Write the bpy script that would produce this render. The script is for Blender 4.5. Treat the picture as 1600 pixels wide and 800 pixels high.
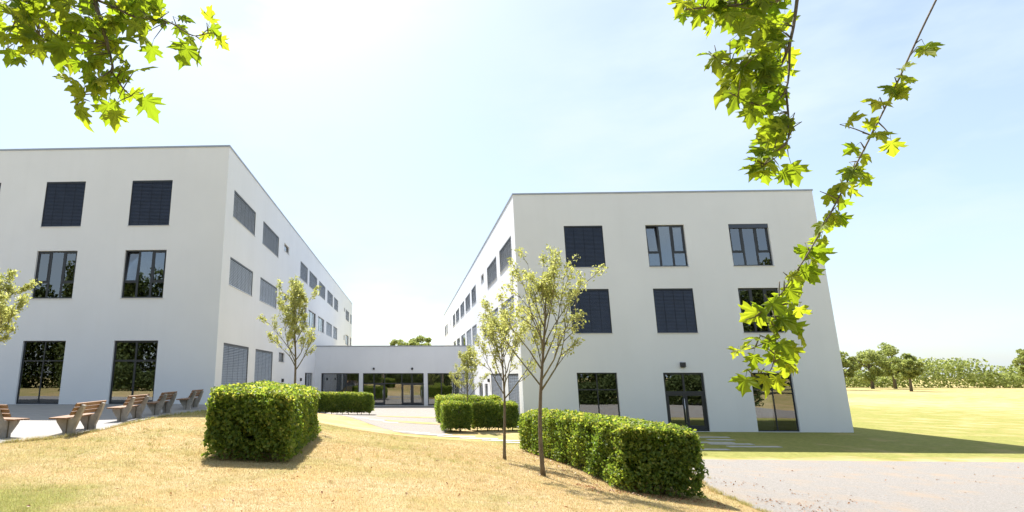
import bpy, bmesh, math, random
import numpy as np
from mathutils import Vector, Matrix
R = math.radians
random.seed(7); rng = np.random.default_rng(7)
for o in list(bpy.data.objects): bpy.data.objects.remove(o)
S = bpy.context.scene; COL = S.collection

# ------------------------------------------------------------------ camera
EYE = 3.0; FPX = 864.0
TH = math.atan(189/FPX); PSI = math.atan(39/math.hypot(FPX, 189))
cam = bpy.data.cameras.new('camera'); co = bpy.data.objects.new('camera', cam); COL.objects.link(co)
co.location = (0, 0, EYE); co.rotation_euler = (R(90)+TH, 0, PSI)
cam.sensor_width = 36; cam.lens = FPX/1600*36; cam.shift_x = 0.125
cam.clip_start = 0.05; cam.clip_end = 6000
S.camera = co
# ------------------------------------------------------------------ sky and sun
SUN_EL, SUN_AZ = R(57.5), R(18)          # azimuth left of +Y
W = bpy.data.worlds.new('World'); S.world = W; W.use_nodes = True
wn = W.node_tree; bg = wn.nodes['Background']
sky = wn.nodes.new('ShaderNodeTexSky'); sky.sky_type = 'NISHITA'; sky.sun_disc = False
sky.sun_elevation = SUN_EL; sky.sun_rotation = -SUN_AZ
sky.air_density = 1.0; sky.dust_density = 1.55; sky.ozone_density = 1.2; sky.altitude = 200
# thin high veil of cloud over the whole sky
tc = wn.nodes.new('ShaderNodeTexCoord'); mp = wn.nodes.new('ShaderNodeMapping'); mp.inputs['Scale'].default_value = (1.2, 1.2, 3.2)
nz = wn.nodes.new('ShaderNodeTexNoise'); nz.inputs['Scale'].default_value = 2.3; nz.inputs['Detail'].default_value = 7; nz.inputs['Roughness'].default_value = .55
rp = wn.nodes.new('ShaderNodeValToRGB'); rp.color_ramp.elements[0].position = .42; rp.color_ramp.elements[0].color = (.38,.38,.38,1)
rp.color_ramp.elements[1].position = .62; rp.color_ramp.elements[1].color = (.85,.85,.85,1)
mx = wn.nodes.new('ShaderNodeMix'); mx.data_type = 'RGBA'; mx.inputs[7].default_value = (3.75, 4.4, 4.95, 1)
wn.links.new(tc.outputs['Generated'], mp.inputs[0]); wn.links.new(mp.outputs[0], nz.inputs[0]); wn.links.new(nz.outputs[0], rp.inputs[0])
wn.links.new(rp.outputs[0], mx.inputs[0]); wn.links.new(sky.outputs[0], mx.inputs[6]); wn.links.new(mx.outputs[2], bg.inputs[0])
bg.inputs[1].default_value = 0.10
sd = bpy.data.lights.new('sun', 'SUN'); sd.energy = 5.0; sd.angle = R(.53); sd.color = (1, .965, .915)
so = bpy.data.objects.new('sun', sd); COL.objects.link(so)
sv = Vector((-math.sin(SUN_AZ)*math.cos(SUN_EL), math.cos(SUN_AZ)*math.cos(SUN_EL), math.sin(SUN_EL)))
so.rotation_euler = sv.to_track_quat('Z', 'Y').to_euler(); so.location = (-10, 30, 40)
S.view_settings.view_transform = 'Standard'; S.view_settings.look = 'None'; S.view_settings.gamma = 1
S.view_settings.exposure = 1.18
S.render.engine = 'CYCLES'
S.cycles.max_bounces = 10; S.cycles.transparent_max_bounces = 12

# ------------------------------------------------------------------ pixel -> place
fv = np.array([-math.sin(PSI)*math.cos(TH), math.cos(PSI)*math.cos(TH), math.sin(TH)])
rv = np.array([math.cos(PSI), math.sin(PSI), 0.0]); uv_ = np.cross(rv, fv); CP = np.array([0, 0, EYE])
def ray(u, v): return fv + rv*(u-600)/FPX + uv_*(400-v)/FPX
def atY(u, v, Y): d = ray(u, v); return CP + d*(Y/d[1])
def atX(u, v, X): d = ray(u, v); return CP + d*(X/d[0])
def atZ(u, v, Z): d = ray(u, v); return CP + d*((Z-EYE)/d[2])

# ------------------------------------------------------------------ tagging
def tag(o, label=None, cat=None, group=None, kind=None):
    if label: o['label'] = label
    if cat: o['category'] = cat
    if group: o['group'] = group
    if kind: o['kind'] = kind
    return o
def empty(name, loc, label=None, cat=None, group=None):
    o = bpy.data.objects.new(name, None); COL.objects.link(o); o.location = loc; o.empty_display_size = .2
    return tag(o, label, cat, group)
def link(name, me, parent=None):
    o = bpy.data.objects.new(name, me); COL.objects.link(o)
    if parent:
        o.parent = parent
        p = parent; off = Vector((0, 0, 0))
        while p: off += p.location; p = p.parent
        o.location = -off                     # meshes are written in world coordinates
    return o
class MB:
    def __init__(s): s.v = []; s.f = []
    def add(s, vs, fs):
        n = len(s.v); s.v += [tuple(map(float, p)) for p in vs]; s.f += [tuple(i+n for i in q) for q in fs]
    def quad(s, a, b, c, d): s.add([a, b, c, d], [(0, 1, 2, 3)])
    def hexa(s, p):        # 8 points: bottom ring 0-3, top ring 4-7
        s.add(p, [(3,2,1,0), (4,5,6,7), (0,1,5,4), (1,2,6,5), (2,3,7,6), (3,0,4,7)])
    def box(s, P, u0, u1, z0, z1, n0, n1):
        s.hexa([P(u0,z0,n0), P(u1,z0,n0), P(u1,z0,n1), P(u0,z0,n1), P(u0,z1,n0), P(u1,z1,n0), P(u1,z1,n1), P(u0,z1,n1)])
    def tube(s, pts, rad, n=6):
        pts = [Vector(p) for p in pts]; vs = []; fs = []
        if not hasattr(rad, '__len__'): rad = [rad]*len(pts)
        for i, p in enumerate(pts):
            d = (pts[min(i+1, len(pts)-1)] - pts[max(i-1, 0)]); d = d.normalized() if d.length > 1e-9 else Vector((0,0,1))
            a = d.cross(Vector((.31, .83, .46))).normalized(); b = d.cross(a)
            for k in range(n):
                t = 2*math.pi*k/n; vs.append(p + (a*math.cos(t) + b*math.sin(t))*rad[i])
        for i in range(len(pts)-1):
            for k in range(n):
                k2 = (k+1) % n; fs.append((i*n+k, i*n+k2, (i+1)*n+k2, (i+1)*n+k))
        fs.append(tuple(range(n-1, -1, -1))); fs.append(tuple((len(pts)-1)*n+k for k in range(n)))
        s.add(vs, fs)
    def build(s, name, mat, parent=None, smooth=False, bevel=0):
        me = bpy.data.meshes.new(name); me.from_pydata(s.v, [], s.f)
        bm = bmesh.new(); bm.from_mesh(me); bmesh.ops.recalc_face_normals(bm, faces=bm.faces[:]); bm.to_mesh(me); bm.free()
        me.materials.append(mat)
        if smooth: me.polygons.foreach_set('use_smooth', [True]*len(me.polygons))
        o = link(name, me, parent)
        if bevel:
            m = o.modifiers.new('bevel', 'BEVEL'); m.width = bevel; m.segments = 2; m.limit_method = 'ANGLE'
        return o
def fast_mesh(name, verts, faces, mat, tint=None, smooth=False):
    verts = np.asarray(verts, np.float32); faces = np.asarray(faces, np.int32); k = faces.shape[1]
    me = bpy.data.meshes.new(name); me.vertices.add(len(verts)); me.vertices.foreach_set('co', verts.ravel())
    me.loops.add(faces.size); me.loops.foreach_set('vertex_index', faces.ravel())
    me.polygons.add(len(faces)); me.polygons.foreach_set('loop_start', np.arange(0, faces.size, k, dtype=np.int32))
    me.polygons.foreach_set('loop_total', np.full(len(faces), k, np.int32))
    if smooth: me.polygons.foreach_set('use_smooth', np.ones(len(faces), bool))
    if tint is not None:
        a = me.attributes.new('tint', 'FLOAT', 'POINT'); a.data.foreach_set('value', np.asarray(tint, np.float32))
    me.materials.append(mat); me.update(); me.validate()
    return me

# ------------------------------------------------------------------ materials
def new_mat(name):
    m = bpy.data.materials.new(name); m.use_nodes = True
    return m, m.node_tree, m.node_tree.nodes['Principled BSDF']
def N(nt, t, **kw):
    n = nt.nodes.new(t)
    for k, v in kw.items():
        if k in n.inputs: n.inputs[k].default_value = v
        else: setattr(n, k, v)
    return n
def coords(nt, scale=(1, 1, 1)):
    g = N(nt, 'ShaderNodeNewGeometry'); m = N(nt, 'ShaderNodeMapping'); m.inputs['Scale'].default_value = scale
    nt.links.new(g.outputs['Position'], m.inputs[0]); return m.outputs[0]
def ramp(nt, fac, stops):
    r = N(nt, 'ShaderNodeValToRGB'); e = r.color_ramp.elements
    while len(e) < len(stops): e.new(.5)
    for i, (p, c) in enumerate(stops): e[i].position = p; e[i].color = (*c, 1)
    nt.links.new(fac, r.inputs[0]); return r.outputs[0]
def noise(nt, vec, scale, detail=4, rough=.55):
    n = N(nt, 'ShaderNodeTexNoise'); n.inputs['Scale'].default_value = scale; n.inputs['Detail'].default_value = detail; n.inputs['Roughness'].default_value = rough
    nt.links.new(vec, n.inputs['Vector']); return n.outputs[0]
def bump(nt, bs, h, strength=.3, dist=.02):
    b = N(nt, 'ShaderNodeBump'); b.inputs['Strength'].default_value = strength; b.inputs['Distance'].default_value = dist
    nt.links.new(h, b.inputs['Height']); nt.links.new(b.outputs[0], bs.inputs['Normal'])
def mixc(nt, fac, a, b, mode='MIX'):
    m = N(nt, 'ShaderNodeMix', data_type='RGBA', blend_type=mode)
    for s, v in ((0, fac), (6, a), (7, b)):
        if hasattr(v, 'is_linked') or hasattr(v, 'links'): nt.links.new(v, m.inputs[s])
        else: m.inputs[s].default_value = v if s == 0 else (*v, 1)
    return m.outputs[2]
def plain(name, col, rough=.5, metal=0, var=.0, vscale=6, bstr=0, bscale=60):
    m, nt, b = new_mat(name); b.inputs['Roughness'].default_value = rough; b.inputs['Metallic'].default_value = metal
    if var:
        v = coords(nt); n = noise(nt, v, vscale, 5)
        lo = tuple(max(0, c*(1-var)) for c in col); hi = tuple(min(1, c*(1+var)) for c in col)
        nt.links.new(ramp(nt, n, [(.3, lo), (.7, hi)]), b.inputs['Base Color'])
        if bstr: bump(nt, b, noise(nt, v, bscale, 3), bstr, .01)
    else: b.inputs['Base Color'].default_value = (*col, 1)
    return m
def leaf_mat(name, stops, trans=.45, tcol=(1, 1, 1), rough=.45):
    m, nt, b = new_mat(name); a = N(nt, 'ShaderNodeAttribute', attribute_name='tint')
    c = ramp(nt, a.outputs['Fac'], stops); nt.links.new(c, b.inputs['Base Color']); b.inputs['Roughness'].default_value = rough
    b.inputs['Specular IOR Level'].default_value = .35
    t = N(nt, 'ShaderNodeBsdfTranslucent'); nt.links.new(mixc(nt, 1.0, c, tcol, 'MULTIPLY'), t.inputs[0])
    mxs = N(nt, 'ShaderNodeMixShader'); mxs.inputs[0].default_value = trans
    nt.links.new(b.outputs[0], mxs.inputs[1]); nt.links.new(t.outputs[0], mxs.inputs[2])
    nt.links.new(mxs.outputs[0], nt.nodes['Material Output'].inputs[0]); return m

M = {}
# render (stucco) wall: white, fine grain, faint broad unevenness and runs
m, nt, b = new_mat('white_render'); v = coords(nt)
big = noise(nt, v, .35, 4); streak = noise(nt, coords(nt, (1.6, 1.6, .12)), 1.3, 5)
c = mixc(nt, ramp(nt, streak, [(.5, (0,0,0)), (.85, (.22,.22,.22))]), ramp(nt, big, [(.3, (.73,.745,.775)), (.7, (.77,.785,.815))]), (.665,.675,.69))
nt.links.new(c, b.inputs['Base Color']); b.inputs['Roughness'].default_value = .9
bump(nt, b, noise(nt, v, 130, 3), .25, .004); M['wall'] = m
M['coping'] = plain('zinc_coping', (.36,.38,.41), .45, .6, .08, 1.5)
M['sill'] = plain('aluminium_sill', (.55,.56,.58), .45, .4, .06, 3)
M['frame'] = plain('anthracite_frame', (.030,.034,.042), .4, 0, .1, 4)
M['slat_dark'] = plain('dark_blind_slats', (.048,.062,.098), .42, .0, .12, 2)
M['slat_sky_tone'] = plain('sky_toned_blind_slats', (.27,.295,.335), .4, .15, .1, 2)  # sky brightness on the side-wall slats put into their base colour
M['slat_sky_bright'] = plain('sky_bright_blind_slats', (.62,.655,.71), .4, .1, .1, 2)  # paler copy for upper floors: sky reflection painted into the slat colour
M['cord'] = plain('blind_cord', (.02,.022,.03), .7)
M['room'] = plain('room_plaster', (.33,.32,.30), .9, 0, .15, .8)
M['lamp'] = plain('lamp_housing', (.035,.035,.04), .4)
M['steel'] = plain('brushed_steel', (.6,.6,.62), .3, .9)
M['paper'] = plain('paper', (.8,.8,.8), .8)
M['curtain'] = plain('pale_curtain', (.36,.45,.55), .9, 0, .12, 3)
m, nt, b = new_mat('window_glass')
nt.nodes.remove(b); gl = N(nt, 'ShaderNodeBsdfGlossy'); gl.inputs['Roughness'].default_value = .003; gl.inputs['Color'].default_value = (.93,.96,1,1)
tr = N(nt, 'ShaderNodeBsdfTransparent'); tr.inputs['Color'].default_value = (.50,.54,.55,1)
lw = N(nt, 'ShaderNodeFresnel'); lw.inputs['IOR'].default_value = 1.9
ms = N(nt, 'ShaderNodeMath', operation='MULTIPLY_ADD'); ms.inputs[1].default_value = 1.0; ms.inputs[2].default_value = .10; ms.use_clamp = True
nt.links.new(lw.outputs[0], ms.inputs[0])
vv = coords(nt); bp = N(nt, 'ShaderNodeBump'); bp.inputs['Strength'].default_value = .03; bp.inputs['Distance'].default_value = .02
nt.links.new(noise(nt, vv, .9, 2), bp.inputs['Height']); nt.links.new(bp.outputs[0], gl.inputs['Normal'])
mxs = N(nt, 'ShaderNodeMixShader'); nt.links.new(ms.outputs[0], mxs.inputs[0]); nt.links.new(tr.outputs[0], mxs.inputs[1]); nt.links.new(gl.outputs[0], mxs.inputs[2])
nt.links.new(mxs.outputs[0], nt.nodes['Material Output'].inputs[0]); M['glass'] = m
# lawn: parched straw and olive, attribute "tint" = how green the turf is
m, nt, b = new_mat('dry_lawn'); v = coords(nt); a = N(nt, 'ShaderNodeAttribute', attribute_name='tint')
n1 = noise(nt, v, .55, 6, .6); n2 = noise(nt, v, 5, 6, .7); n3 = noise(nt, coords(nt, (1, 1, 1)), 38, 4, .7)
straw = ramp(nt, n2, [(.25, (.39,.275,.13)), (.5, (.48,.365,.19)), (.75, (.56,.455,.28))])
green = ramp(nt, n2, [(.25, (.145,.165,.035)), (.75, (.33,.325,.09))])
ad = N(nt, 'ShaderNodeMath', operation='ADD'); nt.links.new(n1, ad.inputs[0]); nt.links.new(a.outputs['Fac'], ad.inputs[1])
ad2 = N(nt, 'ShaderNodeMath', operation='MULTIPLY_ADD'); ad2.inputs[1].default_value = .35; nt.links.new(n2, ad2.inputs[0]); nt.links.new(ad.outputs[0], ad2.inputs[2])
straw = mixc(nt, ramp(nt, noise(nt, coords(nt, (1, .6, 1)), .9, 5, .65), [(.40, (0,0,0)), (.70, (.7,.7,.7))]), straw, (.52,.33,.125))
straw = mixc(nt, ramp(nt, noise(nt, coords(nt, (.5, 1.3, 1)), 1.6, 6, .7), [(.5, (0,0,0)), (.72, (.7,.7,.7))]), straw, (.60,.50,.33))
c = mixc(nt, ramp(nt, ad2.outputs[0], [(.64, (0,0,0)), (.95, (1,1,1))]), straw, green)
c = mixc(nt, ramp(nt, n3, [(.30, (.5,.5,.5)), (.58, (0,0,0))]), c, (.27,.19,.09))
nt.links.new(c, b.inputs['Base Color']); b.inputs['Roughness'].default_value = .95; b.inputs['Specular IOR Level'].default_value = .1
bump(nt, b, noise(nt, v, 45, 5, .75), .9, .03); M['lawn'] = m
M['blade'] = leaf_mat('grass_blades', [(0, (.48,.34,.17)), (.45, (.60,.48,.28)), (.62, (.45,.40,.15)), (1, (.24,.28,.06))], .3, (1,1,.8), .7)
# concrete paving of the terrace: courses of small pavers
m, nt, b = new_mat('terrace_pavers'); v = coords(nt)
br = N(nt, 'ShaderNodeTexBrick'); br.inputs['Scale'].default_value = 1; br.inputs['Brick Width'].default_value = .4; br.inputs['Row Height'].default_value = .2; br.inputs['Mortar Size'].default_value = .008
br.inputs['Color1'].default_value = (.29,.275,.26,1); br.inputs['Color2'].default_value = (.235,.225,.22,1); br.inputs['Mortar'].default_value = (.22,.20,.17,1)
nt.links.new(v, br.inputs['Vector'])
c = mixc(nt, ramp(nt, noise(nt, v, .8, 6, .65), [(.35, (0,0,0)), (.75, (.6,.6,.6))]), br.outputs[0], (.30,.27,.235))
nt.links.new(c, b.inputs['Base Color']); b.inputs['Roughness'].default_value = .85; bump(nt, b, noise(nt, v, 70, 3), .3, .006); M['paver'] = m
m, nt, b = new_mat('pale_gravel'); v = coords(nt)
c = ramp(nt, noise(nt, v, 26, 6, .8), [(.28, (.13,.115,.10)), (.5, (.255,.232,.208)), (.72, (.36,.335,.305))])
c = mixc(nt, ramp(nt, noise(nt, v, .9, 6, .7), [(.5, (0,0,0)), (.72, (.75,.75,.75))]), c, (.33,.245,.165))
nt.links.new(c, b.inputs['Base Color']); b.inputs['Roughness'].default_value = .95; bump(nt, b, noise(nt, v, 30, 6, .8), .9, .035); M['gravel'] = m
M['slab'] = plain('pale_concrete_slab', (.40,.38,.35), .85, 0, .14, 4, .3, 50)
M['concrete'] = plain('weathered_concrete', (.34,.31,.275), .9, 0, .22, 7, .5, 60)
m, nt, b = new_mat('bench_timber'); v = coords(nt, (12, 1.2, 12))
c = ramp(nt, noise(nt, v, 3, 6, .65), [(.25, (.14,.070,.032)), (.55, (.25,.135,.068)), (.8, (.34,.205,.115))])
nt.links.new(c, b.inputs['Base Color']); b.inputs['Roughness'].default_value = .6; bump(nt, b, noise(nt, v, 8, 4), .25, .004); M['timber'] = m
m, nt, b = new_mat('bark'); v = coords(nt, (1, 1, .3))
nt.links.new(ramp(nt, noise(nt, v, 30, 5, .7), [(.3, (.085,.066,.044)), (.7, (.20,.165,.115))]), b.inputs['Base Color']); b.inputs['Roughness'].default_value = .9
bump(nt, b, noise(nt, v, 45, 4), .7, .01); M['bark'] = m
M['twig'] = plain('twig_bark', (.125,.115,.060), .8, 0, .25, 20)
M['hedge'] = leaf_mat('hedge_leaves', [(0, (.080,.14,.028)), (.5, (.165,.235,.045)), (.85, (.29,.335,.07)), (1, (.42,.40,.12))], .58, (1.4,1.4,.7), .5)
M['young'] = leaf_mat('young_tree_leaves', [(0, (.25,.28,.08)), (.5, (.42,.44,.17)), (1, (.58,.57,.31))], .55, (1.2,1.18,.8))
M['maple'] = leaf_mat('maple_leaves', [(0, (.075,.145,.018)), (.5, (.155,.235,.026)), (1, (.28,.33,.045))], .62, (1.75,1.6,.5), .6)
M['wood'] = leaf_mat('woodland_leaves', [(0, (.035,.060,.014)), (1, (.11,.135,.032))], .3, (1,1,.8), .7)
M['fartree'] = leaf_mat('far_tree_leaves', [(0, (.22,.27,.06)), (1, (.42,.45,.14))], .55)
M['litter'] = leaf_mat('fallen_leaves', [(0, (.20,.085,.035)), (.6, (.33,.16,.07)), (1, (.42,.28,.14))], .2)

# ------------------------------------------------------------------ terrain
cpts = [(0,-6,1.4),(-8,-4,1.4),(8,-4,1.0),(0,1,1.38),(0,6,1.32),(-5,7,1.34),(-9,8,1.38),(-12,11,1.42),(-18,9,1.42),(-9.5,14,1.44),(-16,15,1.46),(-20,20,1.5),(-11,20,1.5),
 (-9.5,24,1.56),(-20,28.4,1.62),(-10,28.2,1.62),(-27,28,1.62),(-6.2,20.5,1.58),(-7.5,24,1.55),(-6.5,16,1.42),(-3.9,12.9,1.2),(-2.2,12.9,1.15),(-2.3,19,1.0),(-4,19,1.2),
 (-1,10,1.2),(1.2,10,1.12),(3,9.5,.98),(4.6,9.5,.82),(5.2,7,.85),(0.5,15,.95),(0,20,.75),(2,19,.6),(3.05,13.6,.76),(2.8,16.8,.66),(4.9,13.2,.48),(6.3,13.1,.38),(4.5,23,.16),(3.2,23,.32),
 (-1.5,27,.45),(-4,30,.62),(-8,34,1.1),(-9.5,40,.8),(-7.5,44.3,.18),(-9.5,52,.12),(-2.9,44.3,.12),(-1.5,33,.18),(1.8,27.8,.16),(0,45,.1),(0,58,.08),(-9,58,.08),(6,58,.08),(6,45,.08),(4,36.5,.1),(4,30,.12),
 (7,25,.1),(7.5,12,.28),(6.8,9.5,.45),(8,7,.4),(12,6,.2),(12,14,.15),(12,21,.08),(20,14,.08),(9,31,.06),(16,31,.06),(25,31,.05),(35,20,.03),(35,5,.1),(25,-5,.4),(45,45,.02),(70,10,0),(60,80,0),(0,110,0),(-60,90,.6),(-60,20,1.3),(-45,-10,1.4),(0,-40,1.2),(-50,-50,1.2),(50,-50,.4),
 (200,0,0),(200,200,0),(0,260,0),(-200,200,.4),(-220,0,.8),(-200,-200,.8),(0,-240,.8),(200,-200,.2)]
cpts = np.array(cpts, float); _c2 = 3.0
def _phi(a, b): return np.sqrt(((a[:, None, :]-b[None, :, :])**2).sum(-1) + _c2)
_A = _phi(cpts[:, :2], cpts[:, :2]); _K = np.vstack([np.hstack([_A - np.eye(len(cpts))*.05, np.ones((len(cpts), 1))]), np.hstack([np.ones((1, len(cpts))), [[0]]])])
_w = np.linalg.solve(_K, np.append(cpts[:, 2], 0))
def Tz(x, y):
    q = np.stack([np.ravel(np.asarray(x, float)), np.ravel(np.asarray(y, float))], 1); out = np.empty(len(q))
    for i in range(0, len(q), 20000):
        out[i:i+20000] = _phi(q[i:i+20000], cpts[:, :2]) @ _w[:-1] + _w[-1]
    rr = np.hypot(q[:, 0], q[:, 1]); k = np.clip((rr-150)/100, 0, 1); out = out*(1-k)
    return out.reshape(np.shape(x))
def tz(x, y): return float(Tz(np.array([x]), np.array([y]))[0])
def axis(a, b, step, far):
    c = list(np.arange(a, b+1e-6, step)); s = step; p = b
    while p < far: s *= 1.25; p += s; c.append(p)
    s = step; p = a
    while p > -far: s *= 1.25; p -= s; c.insert(0, p)
    return np.array(c)
gx = axis(-28, 30, .25, 2600); gy = axis(2, 60, .25, 2600)
GX, GY = np.meshgrid(gx, gy); GZ = Tz(GX, GY)
def greenness(x, y):
    g = np.full(np.shape(x), -.02)
    bump_ = lambda cx, cy, rx, ry, a: a*np.exp(-(((x-cx)/rx)**2 + ((y-cy)/ry)**2))
    g = g + bump_(-6.4, 6.8, 2.4, 2.0, .62) + bump_(-7, 23, 3, 3.2, .34) + bump_(-2, 22, 2.5, 4, .10) + bump_(1, 16, 1.6, 3, .06) + bump_(-8, 13, 5, 2.5, .10)
    g = g + bump_(3.2, 27, 3, 3, .2) + np.clip((y-21.5)/1.5, 0, 1)*np.clip((x-5)/2, 0, 1)*np.clip((48-x)/20, 0, 1)*.34 + .13*np.clip(np.maximum(np.maximum((y-62)/10, (x-30)/18), np.maximum((-2-y)/4, (-28-x)/5)), 0, 1) + np.where(x > 24, .05*np.sin(x*.13+y*.05)+.05*np.sin(y*.11+x*.04), 0)*np.clip((x-24)/15, 0, 1)
    g = g - bump_(-2.2, 8, 2.2, 3, .12)
    return g
nx_, ny_ = len(gx), len(gy)
idx = np.arange(nx_*ny_).reshape(ny_, nx_)
gf = np.stack([idx[:-1, :-1], idx[:-1, 1:], idx[1:, 1:], idx[1:, :-1]], -1).reshape(-1, 4)
me = fast_mesh('lawn', np.stack([GX, GY, GZ], -1).reshape(-1, 3), gf, M['lawn'], greenness(GX, GY).ravel(), True)
tag(link('lawn', me), 'dry yellowed lawn sloping down between the buildings', None, None, 'structure')

def ribbon(name, A, B, mat, lift, step=.22, label=None):
    def resample(P, n):
        P = np.array(P, float); d = np.r_[0, np.cumsum(np.hypot(*np.diff(P, axis=0).T))]; t = np.linspace(0, d[-1], n)
        return np.stack([np.interp(t, d, P[:, 0]), np.interp(t, d, P[:, 1])], 1)
    L = lambda P: sum(math.dist(P[i], P[i+1]) for i in range(len(P)-1))
    n = int(max(L(A), L(B))/step)+2; A = resample(A, n); B = resample(B, n)
    m_ = int(max(np.hypot(*(A-B).T))/step)+2
    t = np.linspace(0, 1, m_)[None, :, None]; P = A[:, None]*(1-t) + B[:, None]*t
    jit = rng.normal(0, .025, (n, 2)); P[:, 0] += jit; P[:, -1] += rng.normal(0, .025, (n, 2))
    z = Tz(P[..., 0], P[..., 1]) + lift
    ix = np.arange(n*m_).reshape(n, m_); ff = np.stack([ix[:-1, :-1], ix[:-1, 1:], ix[1:, 1:], ix[1:, :-1]], -1).reshape(-1, 4)
    o = link(name, fast_mesh(name, np.concatenate([P, z[..., None]], -1).reshape(-1, 3), ff, mat, None, True))
    return tag(o, label, None, None, 'structure')
def px(lst, z): return [tuple(atZ(u, v, z)[:2]) for u, v in lst]
edge_t = [(-42, 12.6)] + px([(0, 690), (90, 683), (150, 674.5), (200, 665)], 1.48) + px([(262, 652)], 1.55) + [(-8.6, 26.2), (-8.9, 28.6)]
ribbon('terrace', edge_t, [(-42, 28.7), (-30, 28.7), (-24, 28.7), (-18, 28.7), (-14, 28.7), (-11, 28.7), (-9.9, 28.7), (-9.85, 28.75)], M['paver'], .012, label='paved terrace in front of the building with the benches')
ribbon('plaza', [(-9.86, 58.95), (-9.6, 48)] + px([(496, 650), (540, 657.5), (590, 668), (628, 678.5)], .17), [(6.4, 58.95), (6.2, 47)] + px([(706, 651), (700, 664), (696, 675), (694, 682)], .14), M['gravel'], .012, label='pale gravel forecourt before the glazed link')
ribbon('grass_strip', px([(588, 651), (640, 651.6), (702, 652)], .12), px([(590, 652.6), (640, 653.4), (702, 654)], .12), M['lawn'], .026, label='narrow dry grass strip across the forecourt')
ribbon('grass_strip', px([(600, 659), (650, 660), (698, 661)], .13), px([(606, 661), (650, 662.4), (697, 663.5)], .13), M['lawn'], .026, label='narrow dry grass strip near the tip of the lawn')
ribbon('gravel_path', [(9.4, 21.6), (8.2, 17.5), (7.35, 14.6), (7.2, 12.6), (7.3, 11), (6.9, 9.4), (6.3, 7.6), (6.2, 3), (6.5, -6)], [(34, 21.6), (34, 17.5), (34, 14.6), (34, 12.6), (34, 11), (34, 9.4), (34, 7.6), (34, 3), (34, -6)], M['gravel'], .012, label='pale gravel path with scattered leaves')

# ------------------------------------------------------------------ buildings
def facade(mb, P, Wd, z0, z1, ops, depth=.2):
    us = sorted({0.0, Wd} | {o[0] for o in ops} | {o[1] for o in ops}); zs = sorted({z0, z1} | {o[2] for o in ops} | {o[3] for o in ops})
    ins = lambda u, z: any(o[0] < u < o[1] and o[2] < z < o[3] for o in ops)
    for j in range(len(zs)-1):
        i = 0
        while i < len(us)-1:
            if ins((us[i]+us[i+1])/2, (zs[j]+zs[j+1])/2): i += 1; continue
            k = i
            while k < len(us)-1 and not ins((us[k]+us[k+1])/2, (zs[j]+zs[j+1])/2): k += 1
            mb.quad(P(us[i], zs[j], 0), P(us[k], zs[j], 0), P(us[k], zs[j+1], 0), P(us[i], zs[j+1], 0)); i = k
    for a, b_, c, d in ops:
        mb.quad(P(a,c,0), P(b_,c,0), P(b_,c,-depth), P(a,c,-depth)); mb.quad(P(a,d,0), P(b_,d,0), P(b_,d,-depth), P(a,d,-depth))
        mb.quad(P(a,c,0), P(a,d,0), P(a,d,-depth), P(a,c,-depth)); mb.quad(P(b_,c,0), P(b_,d,0), P(b_,d,-depth), P(b_,c,-depth))
def panes_in(P, parent, cells, n=-.14):
    for (a, b_, c, d) in cells:
        p = MB(); p.box(P, a-.008, b_+.008, c-.008, d+.008, n-.006, n+.006); p.build('pane', M['glass'], parent)
def room(P, parent, u0, u1, z0, z1, depth=3.6, side=.5, up=.25, floor=None):
    r = MB(); a, b_ = u0-side, u1+side; c, d = (z0-.02 if floor is None else floor), z1+up; n0, n1 = -.215, -depth
    r.quad(P(a,c,n0),P(b_,c,n0),P(b_,c,n1),P(a,c,n1)); r.quad(P(a,d,n0),P(b_,d,n0),P(b_,d,n1),P(a,d,n1))
    r.quad(P(a,c,n0),P(a,d,n0),P(a,d,n1),P(a,c,n1)); r.quad(P(b_,c,n0),P(b_,d,n0),P(b_,d,n1),P(b_,c,n1)); r.quad(P(a,c,n1),P(b_,c,n1),P(b_,d,n1),P(a,d,n1))
    r.build('room', M['room'], parent)
def sill(P, parent, u0, u1, z0):
    s = MB(); s.box(P, u0-.03, u1+.03, z0-.028, z0-.003, -.1, .045); s.build('sill', M['sill'], parent)
def border(f, P, u0, u1, z0, z1, w, n0=-.17, n1=-.11):
    f.box(P, u0+.002, u1-.002, z0+.002, z0+w, n0, n1); f.box(P, u0+.002, u1-.002, z1-w, z1-.002, n0, n1)
    f.box(P, u0+.002, u0+w, z0+w, z1-w, n0, n1); f.box(P, u1-w, u1-.002, z0+w, z1-w, n0, n1)
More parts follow.
